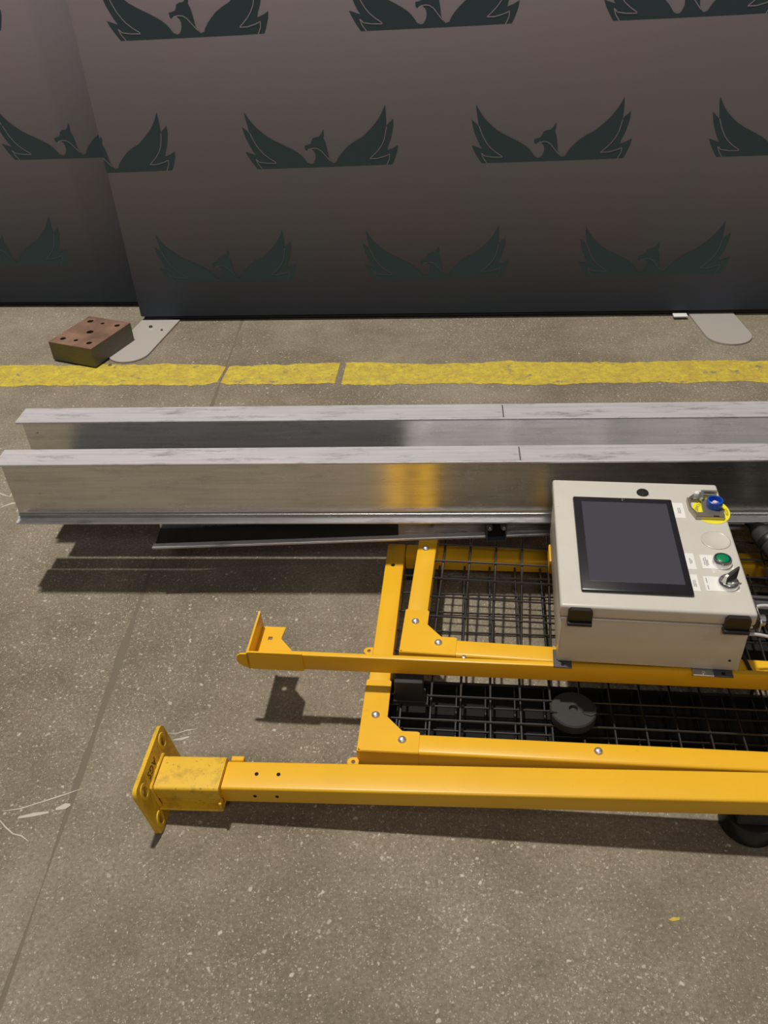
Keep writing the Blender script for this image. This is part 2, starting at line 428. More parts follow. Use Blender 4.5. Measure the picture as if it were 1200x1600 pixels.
def clip_tris(tris, x0):
    out = []
    for t in tris:
        poly = []
        for i in range(3):
            a, b = t[i], t[(i + 1) % 3]
            if a[0] >= x0: poly.append(a)
            if (a[0] >= x0) != (b[0] >= x0):
                f = (x0 - a[0]) / (b[0] - a[0]); poly.append((x0, a[1] + f * (b[1] - a[1])))
        if len(poly) >= 3: out.append(poly)
    return out
def emblem(parent, u, z, x0=-1e9):
    pts = [epos(p) for p in OUT]
    tris = [[(pts[i][0] + u, pts[i][1] + z) for i in t] for t in tessellate_polygon([[Vector((p[0], p[1], 0)) for p in pts]])]
    bm = B()
    for p in clip_tris(tris, x0): bm.faces.new([bm.verts.new((a, -0.0007, b)) for a, b in p])
    bmesh.ops.remove_doubles(bm, verts=bm.verts, dist=1e-6)
    e = obj('emblem', bm, M_emblem, parent)
    tr = []
    for g in GROOVES:
        q = [Vector(epos(p)) for p in g]
        for a, b in zip(q, q[1:]):
            d = (b - a).normalized() * 0.0004; n_ = Vector((-d.y, d.x)).normalized() * 0.0012
            c4 = [a - d - n_, b + d - n_, b + d + n_, a - d + n_]
            c4 = [(c.x + u, c.y + z) for c in c4]
            tr += [[c4[0], c4[1], c4[2]], [c4[0], c4[2], c4[3]]]
    tr = clip_tris(tr, x0)
    if tr:
        bm = B()
        for p in tr: bm.faces.new([bm.verts.new((a, -0.0010, b)) for a, b in p])
        ol = obj('outline', bm, M_fabric, e); ol['kind'] = 'stuff'
    return e
def banner(label, loc, yaw, u0, u1, ztop, rows, clip=-1e9, z0=0.0175, bulge=0.0):
    t = thing('banner', label, 'banner', (loc[0], loc[1], 0), (0, 0, yaw), 'printed fabric backdrop banners')
    bm = B(); box(bm, u0, u1, 0, 0.028, z0, ztop, 0.006, 2)
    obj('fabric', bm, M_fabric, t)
    bm = B(); rod(bm, (u0 + 0.01, 0.016, 0.009), (u1 - 0.01, 0.016, 0.009), 0.0075, 10); obj('bottom_pole', bm, M_black, t)
    for u, z in rows: emblem(t, u, z, clip)
    return t
rows = [(0.31 + .694 * k, 0.866) for k in range(0, 3)] + [(0.31 + .694 * k, 0.142) for k in range(0, 3)] + [(-0.03 + .6895 * k, 0.503) for k in range(0, 4)] + [(-0.03 + .6895 * k, 1.229) for k in range(0, 4)] + [(.31 + .694 * k, 1.592) for k in range(3)]
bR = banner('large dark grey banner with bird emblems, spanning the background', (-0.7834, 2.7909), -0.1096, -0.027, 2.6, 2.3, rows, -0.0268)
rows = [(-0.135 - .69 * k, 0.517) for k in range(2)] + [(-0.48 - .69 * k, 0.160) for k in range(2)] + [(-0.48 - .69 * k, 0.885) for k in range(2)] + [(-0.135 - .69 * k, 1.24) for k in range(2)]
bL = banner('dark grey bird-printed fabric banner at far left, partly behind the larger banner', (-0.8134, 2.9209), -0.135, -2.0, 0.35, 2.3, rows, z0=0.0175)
def foot(parent, pts, name='foot_plate'):
    bm = B(); prism(bm, pts, 0.0005, 0.006); return obj(name, bm, M_foot, parent)
def tongue(cx, cy, w_, y0, ang):
    """plate with a half-round end, pointing towards -y, turned by ang"""
    pts = [(w_ / 2, y0)] + [(w_ / 2, 0)] 
    pts = [(w_ / 2, y0), (w_ / 2, 0)] + [(math.cos(a) * w_ / 2, math.sin(a) * w_ / 2) for a in [-math.pi * i / 14 for i in range(1, 14)]] + [(-w_ / 2, 0), (-w_ / 2, y0)]
    c, s = math.cos(ang), math.sin(ang)
    return [(cx + x * c - y * s, cy + x * s + y * c) for x, y in pts]
# local banner frame: u = distance along the banner, negative y towards the camera
def w2l(x, y):
    dx, dy = x + 0.7834, y - 2.7909; c, s = math.cos(-0.1096), math.sin(-0.1096)
    return (dx * c + dy * s, -dx * s + dy * c)
fx, fy = w2l(-0.800, 2.545); foot(bR, tongue(fx, fy, 0.135, 0.26, -0.13))
fx, fy = w2l(1.118, 2.43); foot(bR, tongue(fx, fy, 0.142, 0.24, 0.11))
bm = B(); lathe(bm, [(0, 0.012), (0.006, 0.0115), (0.008, 0.007), (0.008, 0.006), (0, 0.006)], Matrix.Translation((*w2l(-0.765, 2.73), 0)), 12); obj('screw_head', bm, M_chrome, bR)
bm = B(); lathe(bm, [(0, 0.010), (0.004, 0.0095), (0.005, 0.006), (0, 0.006)], Matrix.Translation((*w2l(-0.722, 2.70), 0)), 12); obj('screw_head', bm, M_chrome, bR)
bm = B(); box(bm, *(1.60 + .18 + d for d in (0.005, 0.05)), -0.03, -0.005, 0.008, 0.013, 0.001); obj('foot_clip', bm, M_white, bR)

# ------------------------------------------------------------------ rusty drilled block and a loose screw
t = thing('steel_block', 'rusty brown drilled steel block lying on the banner foot', 'metal block', (-0.889, 2.452, 0.0), (math.radians(1.5), math.radians(-1.5), -0.395 + math.radians(5)))
t.rotation_euler = (0.03, 0, 0)
W_, D_, T_ = 0.178, 0.205, 0.062
e1 = (Vector((-0.799, 2.634)) - Vector((-0.887, 2.447))); ang = math.atan2(e1.y, e1.x)
t.rotation_euler = (0, 0, ang); t.location = (-0.889, 2.452, 0.0065)
holes = [(c[0], c[1], r) for c, r in (((0.035, 0.035), 0.0095), ((0.172, 0.03), 0.0095), ((0.035, 0.14), 0.0095), ((0.172, 0.14), 0.0105), ((0.103, 0.086), 0.0115), ((0.038, 0.09), 0.0075), ((0.17, 0.088), 0.007))]
bm = B(); prism(bm, rrect(0, 0.205, 0, 0.172, 0.002, 1), 0, T_ - 0.002, None, [circle(a, b_, r, 14) for a, b_, r in holes]); obj('body', bm, M_side, t)
bm = B(); prism(bm, rrect(0.0005, 0.2045, 0.0005, 0.1715, 0.002, 1), T_ - 0.002, T_, None, [circle(a, b_, r, 14) for a, b_, r in holes]); obj('top_face', bm, M_rust, t, label='rusty drilled face')
bm = B(); box(bm, 0.01, 0.195, 0.01, 0.162, 0.0005, 0.004); obj('hole_bottom', bm, M_dark, t)
t = thing('loose_screw', 'tiny steel screw standing on the floor beside the drilled block', 'screw', (-0.848, 2.468, 0))
bm = B(); lathe(bm, [(0, 0), (0.002, 0.0), (0.002, 0.018), (0, 0.018)], None, 8); obj('shank', bm, M_zinc, t)
bm = B(); lathe(bm, [(0, 0), (0.006, 0.0), (0.006, 0.004), (0, 0.004)], None, 8); obj('head', bm, M_zinc, t)

# ------------------------------------------------------------------ aluminium beams
def ibeam(label, loc, yaw, length, w_=0.057, h=0.152, cut=0.0):
    t = thing('aluminium_beam', label, 'beam', loc, (0, 0, yaw), 'aluminium I-beams')
    tf, tw = 0.0055, 0.005
    bm = B()
    if cut: prism(bm, [(cut, 0), (length, 0), (length, w_), (cut * 2.2, w_), (cut * 1.5, w_ * .8), (cut, w_ * .5)], h - tf, h)
    else: box(bm, 0, length, 0, w_, h - tf, h, 0.0012, 1)
    obj('top_flange', bm, M_alu_flange, t)
    bm = B(); box(bm, 1.046, 1.0485, 0.004, w_ - 0.006, h - 0.0004, h + 0.0004); obj('scribe_mark', bm, M_dkgrey, t)
    bm = B(); box(bm, 0, length, 0, w_, 0, tf, 0.0012, 1); obj('bottom_flange', bm, M_alu_flange, t)
    bm = B()
    prof = [(w_ / 2 - tw / 2 - 0.010, tf)] + [(w_ / 2 - tw / 2 - 0.010 + 0.010 * math.sin(a), tf + 0.010 - 0.010 * math.cos(a)) for a in (0.25, 0.5, 0.75, 1.0, 1.3, 1.57)]
    prof += [(w_ / 2 - tw / 2, h - tf - 0.006), (w_ / 2 - tw / 2 - 0.004, h - tf), (w_ / 2 + tw / 2 + 0.004, h - tf), (w_ / 2 + tw / 2, h - tf - 0.006), (w_ / 2 + tw / 2, tf + 0.006), (w_ / 2 + tw / 2 + 0.006, tf)]
    prism(bm, prof, 0.0, length, AX_X); obj('web', bm, M_alu, t)
    return t
ibeam('front aluminium I-beam of the pair, nearest the camera, with tall pale web in full view', (-0.7766, 1.4313, 0.158), -0.0904, 2.5)
ibeam('rear aluminium I-beam of the pair, behind the front beam, its dark web half hidden', (-0.785, 1.597, 0.158), -0.0945, 2.5, 0.060)
for k, (dy, wd, x0) in enumerate(((0.0585, 0.037, 0.006), (0.0995, 0.0530, 0.030))):  # unseen bars, added to fill out the beams' shadow bands on the floor
    t = thing('steel_bar', ['flat dark steel bar lying low in the gap right behind the front I-beam', 'flat dark steel bar lying low in the gap right before the rear I-beam'][k], 'bar', (-0.7766, 1.4313, 0.158), (0, 0, -0.0904), 'flat bars between the I-beams')
    bm = B(); box(bm, x0, 0.81, dy + .001, dy + wd, 0.0, 0.010, 0.001, 1); obj('bar_body', bm, M_dkgrey, t)  # dark, so the gap mirrors dark in the rear web
    bm = B(); box(bm, 0.812, 2.4, dy, dy + wd, 0.0, 0.010, 0.001, 1); obj('bar_extension', bm, M_alu_flange, t)  # pale end, added to brighten the rear web's reflection
    bm = B(); box(bm, x0, 2.4, dy + .004, dy + .010, 0.0102, 0.016, 0.001, 1); obj('bar_rib', bm, M_dkgrey, t)
    if k == 1:
        for x in (0.835, 1.02, 1.225, 1.435):
            bm = B(); box(bm, x, x + 0.034, dy + 0.012, dy + 0.018, 0.0102, 0.105, 0.001, 1); obj('spacer_plate', bm, M_alu_flange, t)  # unseen plates, added to give the rear web pale reflection bands
# channel lying below them, open side to the front
CH = -0.0374
t = thing('aluminium_channel', 'low aluminium channel under the front I-beam with a thin pale lip', 'channel', (-0.4885, 1.3784, 0.1125), (0, 0, CH))
bm = B(); box(bm, 0, 1.9, 0, 0.016, 0, 0.004, 0.001, 1); box(bm, 0, 1.9, 0.0, 0.003, 0.001, 0.0062, 0.0008, 1); obj('front_lip', bm, M_alu_flange, t)
bm = B(); box(bm, 0.004, 0.515, 0.0162, 0.075, 0, 0.004); obj('bottom_flange', bm, M_alu_shade, t, label='dark shaded left part of the channel bottom')  # darker colour stands in for the shade behind the lip
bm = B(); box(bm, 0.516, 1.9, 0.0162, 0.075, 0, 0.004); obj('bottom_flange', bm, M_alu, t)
bm = B(); box(bm, 0.004, 1.9, 0.066, 0.070, 0.004, 0.041); obj('web', bm, M_alu, t)
bm = B(); box(bm, 0.010, 1.9, 0.034, 0.075, 0.041, 0.045, 0.001, 1); obj('top_flange', bm, M_alu_flange, t)
for x in (0.587, 0.778, 0.33):
    bm = B(); lathe(bm, [(0, 0.0), (0.0045, 0.0), (0.0045, 0.0006), (0, 0.0006)], Matrix.Translation((x, 0.0655, 0.022)) @ Matrix.Rotation(math.radians(90), 4, 'X'), 12); obj('bolt_hole', bm, M_dark, t)
t = thing('strut_clip', 'black slotted strut end in the channel, left of the control box', 'bracket', (0.2055, 1.3375, 0.117), (0, 0, CH))
bm = B(); prism(bm, [(0, 0), (0.041, 0), (0.041, 0.038), (0.029, 0.038), (0.029, 0.030), (0.032, 0.030), (0.032, 0.035), (0.0385, 0.035), (0.0385, 0.0025), (0.0025, 0.0025), (0.0025, 0.035), (0.009, 0.035), (0.009, 0.030), (0.012, 0.030), (0.012, 0.038), (0, 0.038)], -0.002, 0.030, AX_Y)
obj('strut_profile', bm, M_dkgrey, t)
bm = B(); box(bm, 0.004, 0.037, 0.01, 0.028, 0.004, 0.034); obj('plug', bm, M_dark, t)
for x in (0.0062, 0.0348):
    bm = B(); lathe(bm, [(0, 0), (0.0035, 0), (0.0035, 0.003), (0, 0.003)], Matrix.Translation((x, -0.002, 0.034)) @ Matrix.Rotation(math.radians(90), 4, 'X'), 10); obj('lip', bm, M_zinc, t)

# ------------------------------------------------------------------ guard panels
bolt_bm = B(); lathe(bolt_bm, [(0.0075, 0), (0.0075, 0.0008), (0.0068, 0.0024), (0.005, 0.004), (0.003, 0.0050), (0.0018, 0.0053), (0.0016, 0.0047), (0, 0.0047)], None, 20)
bolt0 = obj('bolt', bolt_bm, M_bolt); COL.objects.unlink(bolt0)
def bolt(parent, x, y, z): return dup(bolt0, parent, (x, y, z))
def lbracket(ax, ay, r=0.0415):
    return [(-0.0015, -0.0015 + 0.006), (0.0045, -0.0015), (ax, -0.0015), (ax, r - 0.002), (ax - 0.004, r), (0.069, r), (r, 0.070), (r, ay), (r - 0.003, ay + 0.003), (-0.0015, ay + 0.003)]
def panel(name, label, loc, yaw, depth, length, h, mesh_z, vx0, hy0, ax, ay, hmax, bolts, ears, group, wire=0.0024, back_rail=True, bracket=True):
    t = thing(name, label, 'guard panel', loc, (0, 0, yaw), group)
    R_ = 0.040
    bm = B(); box(bm, 0.001, length, 0, 0.039, 0, h, 0.005, 3); obj('front_rail', bm, M_yellow, t)
    bm = B(); box(bm, 0, 0.039, 0.039, depth, 0, h, 0.0035, 2); obj('side_rail', bm, M_yellow, t)
    if back_rail:
        bm = B(); box(bm, 0.0392, length, depth - 0.040, depth, 0, h - 0.001, 0.0035, 2); obj('back_rail', bm, M_yellow, t)
    if bracket:
        bm = B(); prism(bm, lbracket(ax, ay), h - 0.0005, h + 0.0016)
        box(bm, -0.0018, ax, -0.0022, 0.0, 0.0, h + 0.0016, 0.0008, 1); box(bm, -0.0030, -0.0002, -0.0018, ay + 0.003, 0.0, h + 0.0012, 0.0008, 1)
        obj('corner_bracket', bm, M_yellow, t)
    for x, y in bolts: bolt(t, x, y, h + (0.0016 if (x < ax and y < 0.05) or (y < ay and x < .05) else 0.0))
    for kind, x, y in ears:
        bm = B()
        if kind == 'l': pts = [(x, y - .009)] + [(x - .010 + .009 * math.cos(a), y + .009 * math.sin(a)) for a in [-math.pi / 2 - math.pi * i / 8 for i in range(9)]] + [(x, y + .009)]
        prism(bm, pts, h * .35, h * .35 + 0.003, None, [circle(x - .009, y, .0035, 10, .004)]); obj('mounting_ear', bm, M_yellow, t)
    bm = B()
    x = vx0
    while x < length - 0.01:
        rod(bm, (x, 0.02, mesh_z), (x, hmax, mesh_z), wire); x += 0.0521
    y = hy0
    while y < hmax:
        rod(bm, (0.02, y, mesh_z + wire * 1.6), (length - 0.01, y, mesh_z + wire * 1.6), wire * 0.8); y += 0.0530
    g = obj('wire_mesh', bm, M_wire, t); g['kind'] = 'stuff'
    return t
G = 'yellow framed mesh guard panels'
t = thing('black_tray', 'shallow black tray under the wire mesh between the long bar and the post', 'tray', (-0.0644, 0.8711, 0.0005), (0, 0, -0.130))  # added tray, its black colour deepens the shade under the mesh
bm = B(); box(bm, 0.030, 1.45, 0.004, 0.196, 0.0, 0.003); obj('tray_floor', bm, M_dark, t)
for a_ in ((0.030, 1.45, 0.004, 0.010), (0.030, 1.45, 0.190, 0.196), (0.030, 0.036, 0.010, 0.190), (1.444, 1.45, 0.010, 0.190)):
    bm = B(); box(bm, *a_, 0.003, 0.026 if a_[2] > 0.1 or a_[1] < 0.1 else 0.036); obj('tray_wall', bm, M_black, t)
bm = B()
for k in range(27): rod(bm, (0.052 + .0521 * k, 0.01, 0.020), (0.052 + .0521 * k, 0.19, 0.020), 0.0022)
for y in (0.034, 0.087, 0.140): rod(bm, (0.036, y, 0.0235), (1.444, y, 0.0235), 0.0019)
g = obj('wire_mesh', bm, M_wire, t); g['kind'] = 'stuff'
for k, x in enumerate((0.04, 0.5, 1.1)):
    t = thing('rest_block', ['black', 'second black', 'farthest black'][k] + ' rest block hidden under the rear rail of the wide mesh panel', 'block', (-0.0644, 0.8711, 0), (0, 0, -0.130), 'rest blocks under the wide panel')
    bm = B(); box(bm, x, x + 0.06, 0.500, 0.530, 0, 0.0368, 0.002, 1); obj('block_body', bm, M_rubber, t)
panel('mesh_guard_panel', 'wide yellow mesh guard panel whose front rail lies right behind the long post', (-0.0644, 0.8711, 0.0370), -0.130, 0.535, 1.6, 0.037, 0.011, 0.0600, 0.087, 0.0985, 0.148, 0.50,
      [(0.021, 0.0725), (0.070, 0.0235), (0.388, 0.021)], [('l', -0.001, 0.241), ('l', 0.000, -0.008)], G)
panel('mesh_guard_panel', 'upper yellow mesh guard panel under the control box, its end tucked beneath the channel', (0.0153, 1.0491, 0.0745), -0.170, 0.62, 1.12, 0.0375, 0.030, 0.0560, 0.0985, 0.0975, 0.104, 0.60,
      [(0.0185, 0.076), (0.065, 0.026), (0.017, 0.289)], [('l', 0.0, 0.000)], G)

wide = bpy.data.objects['mesh_guard_panel']
bm = B(); lathe(bm, [(0, 0), (0.0042, 0), (0.0042, 0.0005), (0, 0.0005)], Matrix.Translation((0.0166, 0.4642, 0.037)), 14); obj('bolt_hole', bm, M_dark, wide)
# black spacer block between the panels, and the black disc
t = thing('spacer_block', 'small black rubber spacer block on the mesh at the panel corner', 'block', (0.0, 0.983, 0.055), (0, 0, -0.13))
bm = B(); box(bm, 0, 0.050, 0, 0.028, 0, 0.052, 0.003, 2); obj('block_body', bm, M_rubber, t)
bm = B(); box(bm, -0.003, 0.053, -0.002, 0.030, -0.003, 0.006, 0.001, 1); obj('block_base', bm, M_rubber, t)
t = thing('rubber_disc', 'round black rubber disc lying on the wire mesh in front of the control box', 'disc', (0.3005, 0.9270, 0.0568), (0, 0, 0.3))
bm = B(); lathe(bm, [(0, 0), (0.036, 0), (0.0385, 0.003), (0.0392, 0.012), (0.0385, 0.019), (0.036, 0.0215), (0.012, 0.0225), (0.0075, 0.0222), (0.006, 0.016), (0, 0.015)], None, 40); obj('disc_body', bm, M_rubber, t)
bm = B(); prism(bm, [(0.012, -0.012), (0.024, -0.018), (0.033, -0.013), (0.0375, -0.004), (0.036, -0.0155), (0.029, -0.0245), (0.019, -0.0255), (0.010, -0.018)], 0.0215, 0.0235); obj('raised_tab', bm, M_rubber, t)
bm = B(); prism(bm, [(-0.0405, 0.006), (-0.030, 0.001), (-0.029, 0.003), (-0.040, 0.010)], 0.018, 0.0228); obj('notch', bm, M_dark, t)

# ------------------------------------------------------------------ bracket bar
t = thing('bracket_bar', 'long thin yellow flat bar with an upright L bracket on its left end', 'bar', (-0.1552, 1.0187, 0.1125), (0, 0, -0.1350))
bm = B(); box(bm, -0.05, 1.25, 0.0, 0.010, 0, 0.0365, 0.002, 2); obj('bar', bm, M_yellow, t)
bm = B(); prism(bm, [(-0.116, 0.014), (-0.1175, 0.022), (-0.116, 0.031), (-0.110, 0.036), (-0.096, 0.037), (-0.0955, 0.0415), (0.0, 0.0415), (0.0, 0.0), (-0.09, 0.0), (-0.105, 0.005)], -0.0035, 0.0, AX_Y); obj('side_plate', bm, M_yellow, t)
bm = B(); prism(bm, [(-0.095, 0.0), (-0.030, 0.0), (-0.030, 0.040), (-0.0325, 0.044), (-0.054, 0.068), (-0.0545, 0.074), (-0.0515, 0.0985), (-0.095, 0.0985)], 0.0, 0.003, None, [[(-0.079, 0.065), (-0.071, 0.065), (-0.071, 0.073), (-0.079, 0.073)]]); obj('tab_plate', bm, M_yellow, t)
bm = B(); prism(bm, [(-0.0035, 0.0), (0.102, 0.0), (0.099, 0.041), (0.093, 0.0395), (0.06, 0.040), (-0.0035, 0.040)], -0.0985, -0.0950, AX_X); obj('end_plate', bm, M_yellow, t)
bm = B(); lathe(bm, [(0, 0), (0.0035, 0), (0.0035, 0.004), (0, 0.005)], Matrix.Translation((0.278, 0.012, 0.0335)), 12); obj('stud', bm, M_zinc, t)

# ------------------------------------------------------------------ long post
t = thing('guard_post', 'long yellow square post lying in front with a square foot plate marked AGS', 'post', (-0.390, 0.7815, 0.0), (0, -0.045, -0.125))
bm = B(); prism(bm, rrect(0.045, 0.0980, 0.0315, 0.0685, 0.0045, 4), 0.092, 2.3, AX_X); obj('tube', bm, M_yellow, t)
bm = B(); prism(bm, rrect(0.0360, 0.1000, 0.048, 0.0770, 0.005, 4), -0.004, 0.1035, AX_X); obj('sleeve', bm, M_yellow_dirty, t)
bm = B(); box(bm, -0.002, 0.105, 0.0285, 0.102, 0.0290, 0.0340, 0.0015, 1); box(bm, 0.1005, 0.105, 0.0285, 0.040, 0.0330, 0.0500, 0.001, 1); obj('sleeve_flange', bm, M_yellow_dirty, t)
bm = B(); box(bm, 0.000, 0.100, 0.0385, 0.0945, 0.0330, 0.050); obj('sleeve_core', bm, M_yellow_dirty, t)
bm = B(); box(bm, 0.108, 0.129, 0.0985, 0.1075, 0.055, 0.068, 0.001, 1); obj('clip', bm, M_yellow, t)
for x in (0.157, 0.193):
    bm = B(); lathe(bm, [(0.0032, 0.0), (0.0032, 0.0004), (0, 0.0004)], Matrix.Translation((x, 0.073, 0.069)), 12); obj('bolt_hole', bm, M_dark, t)
    bm = B(); lathe(bm, [(0.0030, 0.0), (0.0030, 0.0004), (0, 0.0004)], Matrix.Translation((x, 0.045, 0.050)) @ Matrix.Rotation(math.radians(90), 4, 'X'), 12); obj('bolt_hole', bm, M_dark, t)
slots = [circle(0.021, 0.090, 0.0072, 14, 0.0105), circle(0.117, 0.092, 0.0072, 14, 0.0100), circle(0.020, 0.020, 0.0070, 14, 0.0095), circle(0.118, 0.018, 0.0070, 14, 0.0095)]
bm = B(); prism(bm, rrect(0.0, 0.138, 0.0, 0.113, 0.012, 4), -0.004, 0.003, AX_X, slots)
bmesh.ops.rotate(bm, cent=(0, 0, 0), matrix=Matrix.Rotation(-0.125, 3, 'Y'), verts=bm.verts)
fp = obj('foot_plate', bm, M_yellow_dirty, t)
RP = Matrix.Rotation(-0.125, 4, 'Y')
for cy, cz in ((0.021, 0.090), (0.117, 0.092), (0.020, 0.020)):
    bm = B(); lathe(bm, [(0.0078, 0.003), (0.0078, 0.0045), (0.0118, 0.0045), (0.0126, 0.003)], RP @ Matrix.Translation((0, cy, cz)) @ Matrix(((0, 0, 1, 0), (1, 0, 0, 0), (0, 1.25, 0, 0), (0, 0, 0, 1))), 20); obj('slot_rim', bm, M_yellow_dirty, fp)
bm = B(); tube(bm, [RP @ Vector(p) for p in ((0.004, 0.034, 0.035), (0.004, 0.034, 0.076), (0.004, 0.039, 0.0800), (0.004, 0.098, 0.0800), (0.004, 0.1025, 0.076), (0.004, 0.1025, 0.035))], 0.0028, 8); obj('weld_bead', bm, M_yellow_dirty, t)
# letters on the plate, just above the sleeve, tops towards the sleeve
mt = RP @ Matrix.Translation((0.0032, 0.062, 0.0945)) @ Matrix(((0, 0, 1, 0), (-1, 0, 0, 0), (0, -1, 0, 0), (0, 0, 0, 1)))
lettering('lettering', 'AGS', 0.0190, M_ink, fp, mt)

# round black rubber base below the post
t = thing('rubber_puck', 'round black rubber puck under the post at the right edge', 'puck', (0.545, 0.7475, 0), (0, 0, -0.125))
bm = B(); lathe(bm, [(0, 0), (0.0445, 0), (0.046, 0.003), (0.046, 0.008), (0.0445, 0.012), (0.0435, 0.026), (0.041, 0.032), (0.037, 0.034), (0, 0.034)], None, 40); obj('puck_body', bm, simple('glossy_rubber', (0.01, 0.01, 0.01), 0.3), t)
bm = B(); box(bm, -0.03, 0.03, -0.028, 0.026, 0.033, 0.0715, 0.003, 1); obj('top_pad', bm, M_rubber, t)

# support tube under the back of the control box
t = thing('support_tube', 'short yellow tube wedged under the rear of the control box', 'tube', (0.3125, 1.230, 0.1135), (0, 0, -0.155))
bm = B(); box(bm, 0, 0.30, 0, 0.052, 0, 0.034, 0.003, 2); obj('tube_body', bm, M_yellow, t)
bm = B(); box(bm, 0.2995, 0.302, 0.003, 0.049, 0.003, 0.031, 0.001, 1); obj('end_cap', bm, M_black, t)

# ------------------------------------------------------------------ control box
BX = thing('control_box', 'light grey operator control box with touchscreen and push buttons', 'control box', (0.2710, 0.9665, 0.1485), (0, 0, -0.156))
W2, D2 = 0.298, 0.346
HB, HT = 0.108, 0.1355
bm = B(); box(bm, 0.003, W2 - 0.003, 0.003, D2 - 0.003, 0.003, HB, 0.004, 3); obj('body', bm, M_box, BX)
bm = B(); box(bm, 0.001, W2 - 0.001, 0.001, D2 - 0.001, HB - 0.0045, HB - 0.001, 0.001, 1); obj('rim', bm, M_box, BX)
bm = B(); box(bm, -0.001, W2 + 0.001, -0.001, D2 + 0.001, HB + 0.002, HT, 0.005, 4); obj('door', bm, M_box, BX)
bm = B(); box(bm, 0.006, W2 - 0.006, 0.006, D2 - 0.006, HB - 0.001, HB + 0.003); obj('gasket', bm, M_dark, BX)
for x in (0.012, 0.251):
    bm = B(); prism(bm, [(x, HB - 0.010), (x + 0.038, HB - 0.010), (x + 0.038, HT - 0.008), (x + 0.034, HT - 0.003), (x + 0.004, HT - 0.003), (x, HT - 0.008)], -0.0075, 0.004, AX_Y)
    h_ = obj('hinge', bm, M_black, BX)
    bm = B(); rod(bm, (x, -0.0085, HB - 0.004), (x + 0.038, -0.0085, HB - 0.004), 0.0042, 12); obj('hinge_barrel', bm, M_black, h_)
# feet brackets
for x0, x1, mat in ((-0.002, 0.028, M_dkgrey), (0.255, 0.286, M_dkgrey), (0.222, 0.256, M_zinc)):
    bm = B(); box(bm, x0, x1, -0.010, 0.03, 0.0005, 0.004, 0.0008, 1); f = obj('mounting_foot', bm, mat, BX)
    bm = B(); lathe(bm, [(0, .0048), (0.0032, .0048), (0.0032, .004), (0, .004)], Matrix.Translation(((x0 + x1) / 2, -0.004, 0)), 12); obj('bolt_hole', bm, M_dark if mat is M_dkgrey else M_chrome, f)
bm = B(); lathe(bm, [(0, 0), (.002, 0), (.002, .0008), (0, .0008)], Matrix.Translation((0.277, 0.003, 0.028)) @ Matrix.Rotation(math.radians(90), 4, 'X'), 10); obj('rivet', bm, M_dark, BX)
Z = HT
# vent plug
bm = B(); lathe(bm, [(0.0108, 0), (0.0108, 0.002), (0.0095, 0.0035), (0.006, 0.0038), (0.0055, 0.003), (0, 0.003)], Matrix.Translation((0.1613, 0.3105, Z)), 28); obj('plug', bm, M_black, BX)
# touchscreen
SC = bpy.data.objects.new('touchscreen', None)
bm = B(); box(bm, 0.033, 0.2085, 0.032, 0.286, Z, Z + 0.0065, 0.003, 2); TS = obj('touchscreen', bm, M_bezel, BX)
bm = B(); box(bm, 0.0475, 0.1975, 0.0535, 0.270, Z + 0.0062, Z + 0.0069, 0.0003, 1); obj('screen', bm, M_screen, TS)
bm = B(); prism(bm, circle(0.121, 0.277, 0.0012, 10), Z + 0.0062, Z + 0.0069); prism(bm, circle(0.1245, 0.2795, 0.0007, 8), Z + 0.0062, Z + 0.0069); prism(bm, circle(0.121, 0.281, 0.0009, 8), Z + 0.0062, Z + 0.0069); obj('indicator_light', bm, M_print, TS)
# labels
def sticker(x0, x1, y0, y1, lines=(), mat=M_white, z=Z):
    bm = B(); prism(bm, [(x0, y0), (x1, y0), (x1, y1), (x0, y1)], z, z + 0.0005); s = obj('label_sticker', bm, mat, BX)
    if lines:
        bm = B()
        for lx, ly0, ly1 in lines:
            y = ly0
            while y < ly1:
                l = random.uniform(.0012, .0022); box(bm, lx - .0012 * random.uniform(.6, 1), lx + .0012 * random.uniform(.6, 1), y, min(y + l, ly1), z + .0005, z + .0007); y += l + .0007
        pr = obj('print', bm, M_print, s); pr['kind'] = 'stuff'
    return s
sticker(0.2085, 0.2278, 0.238, 0.283, [(0.2175, 0.252, 0.268), (0.2205, 0.252, 0.268)])
sticker(0.2085, 0.2235, 0.100, 0.141, [(0.216, 0.114, 0.128), (0.2185, 0.116, 0.124)])
sticker(0.2085, 0.2208, 0.047, 0.087, [(0.2130, 0.058, 0.073), (0.2158, 0.057, 0.074)])
sticker(0.2335, 0.2830, 0.1035, 0.1385, [(0.2385, 0.112, 0.130), (0.2415, 0.110, 0.132), (0.2440, 0.113, 0.126)])
sticker(0.2300, 0.2810, 0.0490, 0.0840, [(0.2340, 0.052, 0.0630), (0.2340, 0.068, 0.080)])
